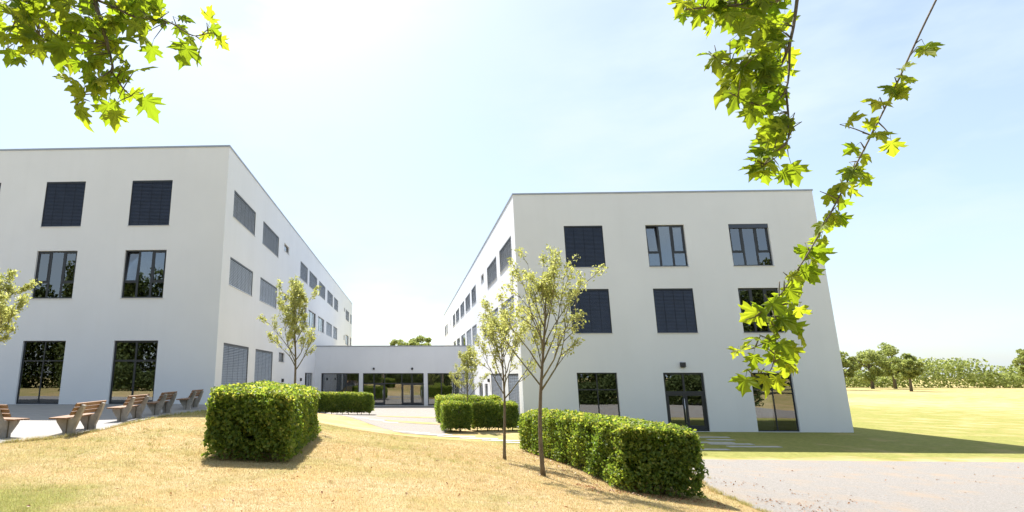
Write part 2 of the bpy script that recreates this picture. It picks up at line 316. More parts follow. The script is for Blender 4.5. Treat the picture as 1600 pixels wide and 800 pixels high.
def win_blind(P, bld, u0, u1, z0, z1, mat, cords, gap=0.0, pitch=.08):
    f = MB(); border(f, P, u0, u1, z0, z1, .06)
    f.box(P, u0+.003, u0+.03, z0+.004, z1-.004, -.07, -.025); f.box(P, u1-.03, u1-.003, z0+.004, z1-.004, -.07, -.025)
    f.box(P, u0+.03, u1-.03, z1-.09, z1-.003, -.08, -.015)
    w = f.build('window', M['frame'], bld)
    panes_in(P, w, [(u0+.06, u1-.06, z0+.06, z1-.06)])
    s = MB(); z = z0+.03+gap; tilt = R(63); hw = pitch*.535
    s.box(P, u0+.035, u1-.035, z-.028, z-.004, -.062, -.034)
    while z < z1-.11:
        dz = hw*math.sin(tilt); dn = hw*math.cos(tilt)*1.0; zc = z+.04; cu = random.uniform(-.002, .002)
        for a, b_ in ((u0+.034, u1-.034),):
            s.quad(P(a, zc-dz, -.048+dn), P(b_, zc-dz, -.048+dn+cu), P(b_, zc, -.052+cu), P(a, zc, -.052))
            s.quad(P(a, zc, -.052), P(b_, zc, -.052+cu), P(b_, zc+dz, -.048-dn+cu), P(a, zc+dz, -.048-dn))
        z += pitch
    tag(s.build('blind', mat, w), kind='stuff')
    c = MB()
    for k in range(cords):
        uc = u0+(u1-u0)*(k+1)/(cords+1); c.box(P, uc-.007, uc+.007, z0+.04, z1-.1, -.026, -.022)
    tag(c.build('ladder_tape', M['cord'], w), kind='stuff')
    sill(P, w, u0, u1, z0); return w
def win_three(P, bld, u0, u1, z0, z1, openleft=False, box=0.0, papers=()):
    f = MB(); border(f, P, u0, u1, z0, z1, .075); wd = u1-u0
    c1, c2 = u0+wd*.335, u0+wd*.665; zt = z0+(z1-z0)*.335
    for c in (c1, c2): f.box(P, c-.055, c+.055, z0+.075, z1-.075, -.168, -.112)
    f.box(P, u0+.075, c1-.055, zt-.04, zt+.04, -.166, -.114); f.box(P, c2+.055, u1-.075, zt-.04, zt+.04, -.166, -.114)
    w = f.build('window', M['frame'], bld)
    top = z1-.075
    if box:
        b_ = MB(); b_.box(P, u0+.004, u1-.004, z1-box, z1-.004, -.105, -.02); b_.build('blind_box', M['slat_dark'], w)
    cells = [(u0+.075, c1-.055, z0+.075, zt-.04), (c2+.055, u1-.075, z0+.075, zt-.04), (c1+.055, c2-.055, z0+.075, top)]
    for k, (a, b2) in enumerate(((u0+.075, c1-.055), (c2+.055, u1-.075))):
        s = MB(); g = .055
        if k == 0 and openleft:        # casement tilted into the room
            Q = lambda u, z, n: P(u, z, n - .16*(z-zt-.04)/(top-zt-.04))
        else: Q = P
        lo, hi = zt+.045, top-.005
        s.box(Q, a+.004, b2-.004, lo, lo+g, -.17, -.10); s.box(Q, a+.004, b2-.004, hi-g, hi, -.17, -.10)
        s.box(Q, a+.004, a+g, lo+g, hi-g, -.17, -.10); s.box(Q, b2-g, b2-.004, lo+g, hi-g, -.17, -.10)
        s.build('sash', M['frame'], w); panes_in(Q, w, [(a+g, b2-g, lo+g, hi-g)], -.135)
    panes_in(P, w, cells)
    for (pu, pz, pw, ph) in papers:
        p = MB(); p.box(P, u0+pu, u0+pu+pw, z0+pz, z0+pz+ph, -.152, -.149); p.build('paper_sheet', M['paper'], w)
    sill(P, w, u0, u1, z0); room(P, w, u0, u1, z0, z1, floor=z0-.8); return w
def win_ground(P, bld, u0, u1, z0, z1, thick=False, zt=None):
    f = MB(); bw = .09 if thick else .06; border(f, P, u0, u1, z0, z1, bw); uc = (u0+u1)/2; mw = .05 if thick else .03; zt = zt or z0+(z1-z0)*.68
    f.box(P, uc-mw, uc+mw, z0+bw, z1-bw, -.168, -.112)
    f.box(P, u0+bw, uc-mw, zt-mw, zt+mw, -.166, -.114); f.box(P, uc+mw, u1-bw, zt-mw, zt+mw, -.166, -.114)
    w = f.build('window', M['frame'], bld)
    panes_in(P, w, [(a, b_, c, d) for a, b_ in ((u0+bw, uc-mw), (uc+mw, u1-bw)) for c, d in ((z0+bw, zt-mw), (zt+mw, z1-bw))])
    room(P, w, u0, u1, z0, z1, depth=4.2); return w
def win_double(P, bld, u0, u1, z0, z1, cols=2):
    f = MB(); border(f, P, u0, u1, z0, z1, .07); step = (u1-u0)/cols; cells = []
    for k in range(cols):
        if k: f.box(P, u0+k*step-.04, u0+k*step+.04, z0+.07, z1-.07, -.168, -.112)
        cells.append((u0+k*step+(.04 if k else .07), u0+(k+1)*step-(.04 if k < cols-1 else .07), z0+.07, z1-.07))
    w = f.build('window', M['frame'], bld); panes_in(P, w, cells); sill(P, w, u0, u1, z0); return w
def door_double(P, bld, u0, u1, z0, z1):
    f = MB(); border(f, P, u0, u1, z0, z1, .10, -.19, -.08); uc = (u0+u1)/2; zt = z0+2.02
    f.box(P, u0+.1, u1-.1, zt, zt+.13, -.188, -.082); f.box(P, uc-.05, uc+.05, zt+.13, z1-.1, -.186, -.084)
    w = f.build('door', M['frame'], bld); cells = [(u0+.1, uc-.05, zt+.13, z1-.1), (uc+.05, u1-.1, zt+.13, z1-.1)]
    for a, b_ in ((u0+.105, uc-.006), (uc+.006, u1-.105)):
        s = MB(); lo, hi = z0+.105, zt-.006
        s.box(P, a, b_, lo, lo+.2, -.165, -.095); s.box(P, a, b_, hi-.11, hi, -.165, -.095); s.box(P, a, a+.11, lo+.2, hi-.11, -.165, -.095); s.box(P, b_-.11, b_, lo+.2, hi-.11, -.165, -.095)
        s.build('door_leaf', M['frame'], w); cells.append((a+.11, b_-.11, lo+.2, hi-.11))
    panes_in(P, w, cells, -.13)
    h = MB(); uh = uc-.09
    h.tube([P(uh, z0+.45, -.03), P(uh, z0+1.75, -.03)], .017, 8); h.tube([P(uh, z0+.6, -.1), P(uh, z0+.6, -.03)], .01); h.tube([P(uh, z0+1.6, -.1), P(uh, z0+1.6, -.03)], .01)
    h.build('handle', M['steel'], w, True)
    room(P, w, u0, u1, z0, z1, depth=6); return w
def wall_lamp(P, bld, u, z, s=.13, round_=False):
    l = MB()
    if round_:
        l.tube([P(u, z, -.01), P(u, z, .05), P(u, z, .12), P(u, z, .16)], [s*.62, s*.7, s*.7, s*.4], 14)
    else:
        l.box(P, u-s, u+s, z-s, z+s, .002, .16); l.box(P, u-s*.8, u+s*.8, z-s-.03, z-s-.001, .02, .13)
    l.build('wall_lamp', M['lamp'], bld, bevel=.008)
def block_shell(bld, corners, z1, cop=.10):
    """flat roof and metal coping over a rectangular block given as x0,x1,y0,y1"""
    x0, x1, y0, y1 = corners
    r = MB(); r.quad((x0+.3,y0+.3,z1-.35), (x1-.3,y0+.3,z1-.35), (x1-.3,y1-.3,z1-.35), (x0+.3,y1-.3,z1-.35))
    for a, b_ in (((x0+.3,y0+.3),(x1-.3,y0+.3)), ((x1-.3,y0+.3),(x1-.3,y1-.3)), ((x1-.3,y1-.3),(x0+.3,y1-.3)), ((x0+.3,y1-.3),(x0+.3,y0+.3))):
        r.quad((*a, z1-.35), (*b_, z1-.35), (*b_, z1), (*a, z1))
    r.build('roof', M['room'], bld)
    c = MB(); e = .035
    for (a0, a1, b0, b1) in ((x0-e, x1+e, y0-e, y0+.32), (x0-e, x1+e, y1-.32, y1+e), (x0-e, x0+.32, y0+.32, y1-.32), (x1-.32, x1+e, y0+.32, y1-.32)):
        c.hexa([(a0,b0,z1-cop+.03), (a1,b0,z1-cop+.03), (a1,b1,z1-cop+.03), (a0,b1,z1-cop+.03), (a0,b0,z1+.03), (a1,b0,z1+.03), (a1,b1,z1+.03), (a0,b1,z1+.03)])
    c.build('coping', M['coping'], bld)

# ---- left building
XL, YL, LW, YLE = -9.87, 28.4, 17.75, 96.6
lb = empty('school_building', (XL-LW/2, YL, 1.6), 'white three-storey block behind the row of benches, dark blinds on its top floor', 'building', 'white school wings')
PF = lambda u, z, n: (XL-LW+u, YL-n, z)           # front, u from the left end
PS = lambda u, z, n: (XL+n, YL+u, z)              # inner side, u = depth
x = lambda X: X-(XL-LW)
cols = [(x(-24.95), x(-22.70)), (x(-20.08), x(-17.84)), (x(-15.2), x(-12.93))]
frontops = []
for a, b_ in cols: frontops += [(a, b_, 11.04, 13.63), (a, b_, 7.08, 9.68), (a-.1, b_-.04, 1.64, 4.85)]
yy = lambda Y: Y-YL
side3 = [(29.7, 34.25), (36.15, 40.85), (49.5, 53.2), (54.2, 58.9), (60.3, 64.9), (66.7, 71.6), (72.9, 77.1), (86.8, 91.6), (93.9, 95.9)]
side2 = [(29.7, 34.3), (36.1, 40.85), (49.5, 53.2), (54.3, 58.7), (60.1, 64.7), (66.4, 71.2), (72.7, 76.6), (87.0, 91.6), (93.9, 95.9)]
so3 = [(yy(a), yy(b_), 11.88, 13.48) for a, b_ in side3]; so2 = [(yy(a), yy(b_), 7.98, 9.56) for a, b_ in side2]
sog = [(yy(29.45), yy(34.2), 1.3, 4.80), (yy(35.75), yy(40.4), 1.1, 4.78)]
sm = [(yy(42.7), yy(44.5), 12.9, 13.52), (yy(42.3), yy(44.2), 4.15, 4.85), (yy(42.7), yy(44.5), 8.95, 9.56), (yy(84.6), yy(85.9), 12.9, 13.5), (yy(84.6), yy(85.9), 8.5, 9.3)]
sdoor = [(yy(53.4), yy(57.6), .15, 3.40)]
w = MB(); facade(w, PF, LW, -.6, 15.6, frontops); facade(w, PS, YLE-YL, -.6, 15.6, so3+so2+sog+sm+sdoor)
w.quad((XL-LW, YL, -.6), (XL-LW, YLE, -.6), (XL-LW, YLE, 15.6), (XL-LW, YL, 15.6)); w.quad((XL-LW, YLE, -.6), (XL, YLE, -.6), (XL, YLE, 15.6), (XL-LW, YLE, 15.6))
w.build('wall', M['wall'], lb); block_shell(lb, (XL-LW, XL, YL, YLE), 15.6)
for a, b_ in cols: win_blind(PF, lb, a, b_, 11.04, 13.63, M['slat_dark'], 3)
for k, (a, b_) in enumerate(cols):
    win_three(PF, lb, a, b_, 7.08, 9.68, openleft=(k == 2)); win_ground(PF, lb, a-.1, b_-.04, 1.64, 4.85, thick=(k == 2))
for k, o in enumerate(so3): win_blind(PS, lb, *o, M['slat_sky_bright'], 5 if o[1]-o[0] > 4.2 else 3, pitch=.085)
for k, o in enumerate(so2):
    if k in (0, 1, 5, 6): win_blind(PS, lb, *o, M['slat_sky_bright'], 5, pitch=.085)
    else: win_double(PS, lb, *o, cols=3)
for o in sog: win_blind(PS, lb, *o, M['slat_sky_tone'], 4, pitch=.09)
for o in sm: win_double(PS, lb, *o, cols=1)
for o in sdoor: win_double(PS, lb, *o, cols=3)
for Y, Z in ((43.6, 2.75), (51.0, 2.78)): wall_lamp(PS, lb, yy(Y), Z, .12)

# ---- right building
XR, YR, RW, YRE = 6.43, 32.5, 17.7, 100.5
rb = empty('school_building', (XR+RW/2, YR, .06), 'white three-storey block with a glazed double door under a small square lamp', 'building', 'white school wings')
QF = lambda u, z, n: (XR+u, YR-n, z); QS = lambda u, z, n: (XR-n, YR+u, z)
k = 32.5/31.8; zz = lambda z: 3+(z-3)*k
cA = (9.16*k-XR, 11.40*k-XR); cB = (13.86*k-XR, 16.07*k-XR); cC = (18.58*k-XR, 20.82*k-XR)
cA2 = (9.22*k-XR, 11.44*k-XR); cB2 = (13.92*k-XR, 16.14*k-XR); cC2 = (18.63*k-XR, 20.86*k-XR)
cA0 = (9.30*k-XR, 11.50*k-XR); cB0 = (13.99*k-XR, 16.17*k-XR); cC0 = (18.68*k-XR, 20.88*k-XR)
z3 = (zz(9.19), zz(11.67)); z2 = (zz(5.41), zz(7.92)); z0_ = (.07, zz(3.23))
fro = [(*c, *z3) for c in (cA, cB, cC)] + [(*c, *z2) for c in (cA2, cB2, cC2)] + [(*c, *z0_) for c in (cA0, cB0, cC0)]
yr = lambda Y: Y-YR
r3 = [(33.75, 38.3), (39.75, 44.6), (52.4, 56.1), (57.5, 62.3), (63.7, 68.6), (70.3, 75.2), (76.5, 80.6), (91.9, 94.4), (95.6, 98.6)]
r2 = [(33.75, 38.5), (39.85, 44.7), (52.8, 56.5), (57.5, 62.3), (63.5, 68.8), (70.5, 75.0), (76.5, 80.6), (91.9, 94.4), (95.6, 98.6)]
ro3 = [(yr(a), yr(b_), 10.05, 11.64) for a, b_ in r3]; ro2 = [(yr(a), yr(b_), 6.30, 7.92) for a, b_ in r2]
rog = [(yr(33.6), yr(37.2), .12, 3.20), (yr(39.5), yr(44.7), .12, 3.25)]
rsm = [(yr(46.7), yr(48.4), 11.1, 11.7), (yr(46.3), yr(48.2), 6.2, 6.95), (yr(85.2), yr(86.5), 10.9, 11.7), (yr(46.8), yr(48.6), 1.15, 2.45), (yr(50.0), yr(52.6), .9, 2.45)]
w = MB(); facade(w, QF, RW, -.6, 13.92, fro); facade(w, QS, YRE-YR, -.6, 13.92, ro3+ro2+rog+rsm)
w.quad((XR+RW, YR, -.6), (XR+RW, YRE, -.6), (XR+RW, YRE, 13.92), (XR+RW, YR, 13.92)); w.quad((XR+RW, YRE, -.6), (XR, YRE, -.6), (XR, YRE, 13.92), (XR+RW, YRE, 13.92))
w.build('wall', M['wall'], rb); block_shell(rb, (XR, XR+RW, YR, YRE), 13.92)
win_blind(QF, rb, *cA, *z3, M['slat_dark'], 3); win_three(QF, rb, *cB, *z3, openleft=True)
win_three(QF, rb, *cC, *z3, box=.24, papers=((1.62, 1.0, .22, .34), (1.62, .52, .30, .24), (.18, .34, .18, .34)))
win_blind(QF, rb, *cA2, *z2, M['slat_dark'], 3); win_blind(QF, rb, *cB2, *z2, M['slat_dark'], 3); win_three(QF, rb, *cC2, *z2)
win_ground(QF, rb, *cA0, *z0_, zt=2.3); door_double(QF, rb, *cB0, *z0_); win_ground(QF, rb, *cC0, *z0_, zt=2.3)
wall_lamp(QF, rb, 15.08*k-XR, zz(3.66), .13)
for o in ro3: win_blind(QS, rb, *o, M['slat_sky_bright'], 5 if o[1]-o[0] > 4.2 else 3, pitch=.085)
for k_, o in enumerate(ro2):
    if k_ in (0, 1, 2, 3): win_blind(QS, rb, *o, M['slat_sky_bright'], 5, pitch=.085)
    else: win_double(QS, rb, *o, cols=3)
for o in rog: win_blind(QS, rb, *o, M['slat_sky_tone'], 4, pitch=.09)
for o in rsm: win_double(QS, rb, *o, cols=1)
wall_lamp(QS, rb, yr(45.6), 2.75, .12)

# ---- glazed link between them
LY = 59.0; lk = empty('link_building', ((XL+XR)/2, LY, .1), 'low white flat-roofed link with wide dark glazing between the two tall blocks', 'building')
LWd = XR-XL; KF = lambda u, z, n: (XL+u, LY-n, z); s_ = 59/50
X_ = lambda X: X*s_-XL
b1 = (X_(-7.79), X_(-4.42)); b2 = (X_(-4.08), X_(1.30)); b3 = (X_(1.64), LWd-.35); zb = (.12, 3+.33*s_)
w = MB(); facade(w, KF, LWd, -.6, 6.2, [(*b, *zb) for b in (b1, b2, b3)], .35)
w.quad((XL, LY, -.6), (XL, LY+16, -.6), (XL, LY+16, 6.2), (XL, LY, 6.2)); w.quad((XR, LY, -.6), (XR, LY+16, -.6), (XR, LY+16, 6.2), (XR, LY, 6.2)); w.quad((XL, LY+16, -.6), (XR, LY+16, -.6), (XR, LY+16, 6.2), (XL, LY+16, 6.2))
w.build('wall', M['wall'], lk)
r = MB(); r.quad((XL+.01, LY+.3, 5.9), (XR-.01, LY+.3, 5.9), (XR-.01, LY+15.7, 5.9), (XL+.01, LY+15.7, 5.9)); r.build('roof', M['room'], lk)
c = MB(); c.hexa([(XL+.002,LY-.04,6.13), (XR-.002,LY-.04,6.13), (XR-.002,LY+.4,6.13), (XL+.002,LY+.4,6.13), (XL+.002,LY-.04,6.24), (XR-.002,LY-.04,6.24), (XR-.002,LY+.4,6.24), (XL+.002,LY+.4,6.24)]); c.build('coping', M['coping'], lk)
def bay(P, bld, b, mull, transom=None, doors=()):
    u0, u1 = b; z0, z1 = zb; f = MB(); border(f, P, u0, u1, z0, z1, .09, -.3, -.2)
    xs = [u0+.09] + mull + [u1-.09]; cells = []
    for m_ in mull: f.box(P, m_-.05, m_+.05, z0+.09, z1-.09, -.298, -.202)
    for i in range(len(xs)-1):
        a = xs[i] + (.05 if i else 0); d = xs[i+1] - (.05 if i < len(xs)-2 else 0)
        if transom and i in transom:
            zt = 2.34; f.box(P, a, d, zt-.05, zt+.05, -.296, -.204); cells += [(a, d, z0+.09, zt-.05), (a, d, zt+.05, z1-.09)]
        else: cells.append((a, d, z0+.09, z1-.09))
    w_ = f.build('window', M['frame'], bld); panes_in(P, w_, cells, -.25)
    for i in doors:
        a = xs[i]+.052; d = xs[i+1]-.052; s = MB(); s.box(P, a, d, z0+.092, z0+.3, -.28, -.215); s.box(P, a, d, 2.18, 2.288, -.28, -.215); s.box(P, a, a+.1, z0+.3, 2.18, -.28, -.215); s.box(P, d-.1, d, z0+.3, 2.18, -.28, -.215)
        dl = s.build('door_leaf', M['frame'], w_)
        h = MB(); h.tube([P(d-.13, .8, -.16), P(d-.13, 1.7, -.16)], .018, 6); h.tube([P(d-.13, .9, -.22), P(d-.13, .9, -.16)], .01); h.tube([P(d-.13, 1.6, -.22), P(d-.13, 1.6, -.16)], .01); h.build('handle', M['steel'], w_, True)
    return w_
lu = lambda upx: X_((atY(upx, 610, 50))[0])
wA = bay(KF, lk, b1, [lu(526), lu(541)])
cu = MB()
for i in range(14):
    a = b1[0]+.15+i*.1; cu.box(KF, a, a+.097, .3, zb[1]-.06, -.75-.03*(i % 2), -.7-.03*(i % 2))
cu.build('curtain', M['curtain'], wA)
wB = bay(KF, lk, b2, [lu(584), lu(601), lu(628), lu(644)], (0, 1, 2, 3, 4), (1, 3, 4))
wC = bay(KF, lk, b3, [lu(690), lu(712), lu(732)])
rr_ = MB(); a, b_, c_, d_ = .05, LWd-.05, .09, zb[1]+.3; n0, n1 = -.36, -9.0
for q in (((a,c_,n0),(b_,c_,n0),(b_,c_,n1),(a,c_,n1)), ((a,d_,n0),(b_,d_,n0),(b_,d_,n1),(a,d_,n1)), ((a,c_,n0),(a,d_,n0),(a,d_,n1),(a,c_,n1)), ((b_,c_,n0),(b_,d_,n0),(b_,d_,n1),(b_,c_,n1)), ((a,c_,n1),(b_,c_,n1),(b_,d_,n1),(a,d_,n1))):
    rr_.quad(*[KF(*p) for p in q])
rr_.build('room', M['room'], lk)
for U in (-3.11, .29): wall_lamp(KF, lk, X_(U), 3.84, .17, True)

# ------------------------------------------------------------------ leaf clouds
def frames(n, nrm_bias=None):
    a = rng.normal(size=(n, 3)); a /= np.linalg.norm(a, axis=1, keepdims=True)
    if nrm_bias is not None: a = a*.9 + nrm_bias; a /= np.linalg.norm(a, axis=1, keepdims=True)
    t = rng.normal(size=(n, 3)); t -= (t*a).sum(1, keepdims=True)*a; t /= np.linalg.norm(t, axis=1, keepdims=True)
    return a, t, np.cross(a, t)
def leaves(P, size, bias=None, tint=None, aspect=.55):
    n = len(P); nr, t, s = frames(n, bias); L = size*rng.uniform(.65, 1.25, (n, 1)); w_ = L*aspect
    v0 = P - t*L*.5; v2 = P + t*L*.5 - nr*L*.10; v1 = P + s*w_*.5 + nr*L*.07; v3 = P - s*w_*.5 + nr*L*.07
    V = np.stack([v0, v1, v2, v3], 1).reshape(-1, 3); i = np.arange(n)*4
    Fc = np.concatenate([np.stack([i, i+1, i+2], 1), np.stack([i, i+2, i+3], 1)])
    if tint is None: tint = rng.beta(2, 2.2, n)
    return V, Fc, np.repeat(tint, 4)
def lump(P, sc):   # cheap smooth 3-d noise for uneven outlines
    s = np.zeros(len(P))
    for k_, (a, f_) in enumerate(((1, 1), (.6, 2.1), (.4, 4.3))):
        ph = np.array([1.3, 2.1, .7])*(k_+1)
        s += a*np.sin(P[:, 0]*f_/sc+ph[0]+1.7*np.sin(P[:, 1]*f_/sc*.8))*np.cos(P[:, 1]*f_/sc+ph[1])*np.sin(P[:, 2]*f_/sc*1.2+ph[2]+P[:, 0]*.5)
    return s
def hedge(corners, h, n_leaf, size, label, group, stems=6, base_gap=.06):
    """corners: 4 XY points (front-left, front-right, back-right, back-left)"""
    c = [np.array(p, float) for p in corners]
    ctr = sum(c)/4; root = empty('hedge', (ctr[0], ctr[1], tz(*ctr)), label, 'hedge', group)
    def mp(a, b_, hh):
        xy = (np.outer((1-a)*(1-b_), c[0]) + np.outer(a*(1-b_), c[1]) + np.outer(a*b_, c[2]) + np.outer((1-a)*b_, c[3]))
        return np.column_stack([xy, Tz(xy[:, 0], xy[:, 1]) + hh])
    wx = np.linalg.norm(c[1]-c[0]); wy = np.linalg.norm(c[3]-c[0])
    areas = np.array([wx*h, wx*h, wy*h, wy*h, wx*wy]); pr = areas/areas.sum()
    f_ = rng.choice(5, n_leaf, p=pr); s, t = rng.random(n_leaf), rng.random(n_leaf)
    dep = np.abs(rng.normal(0, .10, n_leaf)) - .05*rng.random(n_leaf)**2*2
    a = np.where(f_ < 2, s, np.where(f_ == 2, dep/wx, np.where(f_ == 3, 1-dep/wx, s)))
    b_ = np.where(f_ == 0, dep/wy, np.where(f_ == 1, 1-dep/wy, np.where(f_ < 4, s, t)))
    hh = np.where(f_ < 4, base_gap + t*(h-base_gap), h-dep*.9)
    hh = np.where((f_ < 4), np.minimum(hh, h - .03*rng.random(n_leaf)), hh)
    P = mp(a, b_, hh)
    nb = np.zeros((n_leaf, 3)); ex = np.append((c[1]-c[0])/wx, 0); ey = np.append((c[3]-c[0])/wy, 0)
    for k_, d in enumerate((-ey, ey, -ex, ex, np.array([0, 0, 1.]))): nb[f_ == k_] = d
    lm = lump(P, .42); P += nb*(lm*.085)[:, None]
    # rounded arrises
    ea = np.minimum(np.minimum(a*wx, (1-a)*wx), .2); eb = np.minimum(np.minimum(b_*wy, (1-b_)*wy), .2); eh = np.minimum(h-hh, .2)
    rnd = np.clip(.2-ea, 0, .2)+np.clip(.2-eb, 0, .2)
    P[:, 2] -= np.where(hh > h-.2, rnd*.22, 0)
    # thin spots with the inside showing
    keep = (lump(P*1.0+7, .23) > -.80+.5*rng.random(n_leaf)) & ~((hh < base_gap+.22) & (rng.random(n_leaf) < .55))
    P, nb, f2, hh = P[keep], nb[keep], f_[keep], hh[keep]
    tint = np.clip(rng.beta(2.2, 2.6, len(P)) + .10*np.sin(P[:, 0]*3+P[:, 1]*2.3) + np.where(hh > h-.14, .45, 0)*rng.random(len(P)), 0, 1)  # leaves near the top paler: the sunlit hedge top put into the tint
    nb2 = nb*.55 + np.array([0, -.05, .25])
    V1, F1, T1 = leaves(P, size, nb2, tint, .62)
    m_ = n_leaf//3; a = rng.uniform(.12/wx, 1-.12/wx, m_); b_ = rng.uniform(.12/wy, 1-.12/wy, m_); Pi = mp(a, b_, rng.uniform(.18, h-.08, m_))
    V2, F2, T2 = leaves(Pi, size*1.5, None, None, .7)
    # long shoots that poke out of the clipped top
    me_ = fast_mesh('foliage', np.concatenate([V1, V2]), np.concatenate([F1, F2+len(V1)]), M['hedge'], np.concatenate([T1, T2]))
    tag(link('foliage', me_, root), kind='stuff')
    for i in range(stems):
        aa, bb = np.array([(i+.5+random.uniform(-.25, .25))/stems]) if wx > wy else np.array([random.uniform(.25, .75)]), np.array([random.uniform(.15, .4)]) if wx > wy else np.array([(i+.5)/stems])
        p = mp(aa, bb, np.array([-.05]))[0]; st = MB(); q = p + np.array([random.uniform(-.1, .1), random.uniform(-.1, .1), h*.85])
        st.tube([p, (p*.5+q*.5)+np.array([random.uniform(-.05, .05), 0, 0]), q], [.03, .022, .01], 6)
        for j in range(5):
            z = random.uniform(.12, .8); b0 = p*(1-z)+q*z; st.tube([b0, b0+np.array([random.uniform(-.35, .35), random.uniform(-.3, .3), random.uniform(.05, .4)])], [.012, .004], 4)
        st.build('stem', M['bark'], root, True)
    return root
HG = 'clipped hedges on the lawn and forecourt'
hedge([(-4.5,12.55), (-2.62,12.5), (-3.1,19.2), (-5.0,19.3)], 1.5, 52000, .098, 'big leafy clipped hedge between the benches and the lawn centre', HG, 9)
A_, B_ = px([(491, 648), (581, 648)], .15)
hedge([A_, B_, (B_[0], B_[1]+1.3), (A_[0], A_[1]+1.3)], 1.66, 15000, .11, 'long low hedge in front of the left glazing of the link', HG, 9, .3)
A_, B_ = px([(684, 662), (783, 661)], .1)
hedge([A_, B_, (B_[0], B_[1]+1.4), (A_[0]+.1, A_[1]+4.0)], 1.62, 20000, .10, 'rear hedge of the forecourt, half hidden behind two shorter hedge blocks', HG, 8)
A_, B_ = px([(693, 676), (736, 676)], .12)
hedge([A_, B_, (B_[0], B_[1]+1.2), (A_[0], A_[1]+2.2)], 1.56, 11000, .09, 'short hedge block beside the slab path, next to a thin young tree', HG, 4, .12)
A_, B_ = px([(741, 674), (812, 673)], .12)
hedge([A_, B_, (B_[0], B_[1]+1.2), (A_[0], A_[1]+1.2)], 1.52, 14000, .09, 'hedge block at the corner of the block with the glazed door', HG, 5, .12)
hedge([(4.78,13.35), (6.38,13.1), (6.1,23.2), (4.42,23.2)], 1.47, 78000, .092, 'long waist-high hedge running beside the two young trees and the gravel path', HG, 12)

# ------------------------------------------------------------------ young trees
def young_tree(base, h, crown0, spread, label, group, lean=(0, 0), nb=15, leaf=.075, dens=1.0, seed=1, tr=.05):
    rd = random.Random(seed); bx_, by_ = base; bz = tz(bx_, by_)
    root = empty('young_tree', (bx_, by_, bz), label, 'tree', group)
    def tp(t): return Vector((bx_+lean[0]*t*t+.03*math.sin(t*7+seed), by_+lean[1]*t*t+.02*math.cos(t*6), bz-.05+(h+.05)*t))
    tm = MB(); n = 16; tm.tube([tp(i/n) for i in range(n+1)], [tr*(1-i/n)**.8*(1.25 if i == 0 else 1)+.004 for i in range(n+1)], 9); tm.build('trunk', M['bark'], root, True)
    br_ = MB(); tips = []
    def grow(p, d, L, r_, lv):
        pts = [p]; rs = [r_]; k_ = 6; d = d.normalized(); q = p.copy()
        for i in range(k_):
            d = (d + Vector((rd.gauss(0, .10), rd.gauss(0, .10), .05+rd.gauss(0, .06)))).normalized(); q = q + d*(L/k_); pts.append(q.copy()); rs.append(r_*(1-(i+1)/k_*.82))
            f_ = (i+1)/k_
            if lv < 2 and f_ > .25 and rd.random() < (.95 if lv == 0 else .75):
                sd_ = Vector((rd.gauss(0, 1), rd.gauss(0, 1), rd.gauss(.2, .5))).normalized()
                grow(q.copy(), (d*.9+sd_*.6), L*rd.uniform(.25, .42)*(1.15-f_*.4), r_*.5, lv+1)
            if lv >= 1 and f_ > .3 or f_ > .62: tips.append((q.copy(), d.copy()))
        br_.tube(pts, rs, 5 if lv else 6)
    for i in range(nb):
        f_ = i/(nb-1); t = crown0/h + (.80-crown0/h)*f_; p = tp(t); az = i*2.4+rd.uniform(-.4, .4)
        rem = h*1.0-t*h; el = R(48+26*f_)+rd.uniform(-.12, .14); L = min(spread*(1.0-.45*f_)/math.cos(el), rem/math.sin(el)*.95)*rd.uniform(.8, 1.08)
        grow(p, Vector((math.cos(az)*math.cos(el), math.sin(az)*math.cos(el), math.sin(el))), L, tr*.40*(1-.5*f_)+.003, 0)
    tips.append((tp(1), Vector((0, 0, 1)))); tips.append((tp(.95), Vector((0, 0, 1))))
    br_.build('branches', M['twig'], root, True)
    P = []
    for q, d in tips:
        for j in range(int(rd.uniform(.8, 5.8)*dens)):
            P.append(q + Vector((rd.gauss(0, .055), rd.gauss(0, .055), rd.gauss(0.0, .045))))
    P = np.array([tuple(p) for p in P])
    V, Fc, T = leaves(P, leaf, np.tile(np.array([0, 0, .35]), (len(P), 1)), None, .5)
    tag(link('crown', fast_mesh('crown', V, Fc, M['young'], T), root), kind='stuff')
    return root
YG = 'young trees planted around the forecourt'
pA = atZ(849, 744, .74); pB = atZ(790, 717, .66); pC = atZ(733, 671, .12)
young_tree(pA[:2], 4.95, 1.95, 1.45, 'tallest young tree at the near side of the long hedge, leaning crown of pale leaves', YG, (.45, .1), 17, .085, 1.0, 3, .052)
young_tree(pB[:2], 4.15, 1.75, 1.15, 'slim young tree on the lawn behind the tallest sapling', YG, (.1, .1), 14, .08, .9, 5, .045)
young_tree(pC[:2], 4.3, 1.7, 1.05, 'thin pale young tree growing out of the gap between two hedge blocks', YG, (0, 0), 15, .085, 1.1, 8, .04)
pD = atY(461, 600, 22.5)
young_tree(pD[:2], 5.4, 2.0, 1.0, 'bushy young tree behind the big leafy hedge, before the side-wall blinds', YG, (-.2, 0), 19, .095, 1.15, 11, .055)
pE = atY(-52, 560, 13.5)
young_tree(pE[:2], 4.05, 1.35, 1.3, 'leafy tree beside the terrace reaching across a ground-floor window', YG, (0, 0), 19, .085, 2.6, 14, .055)

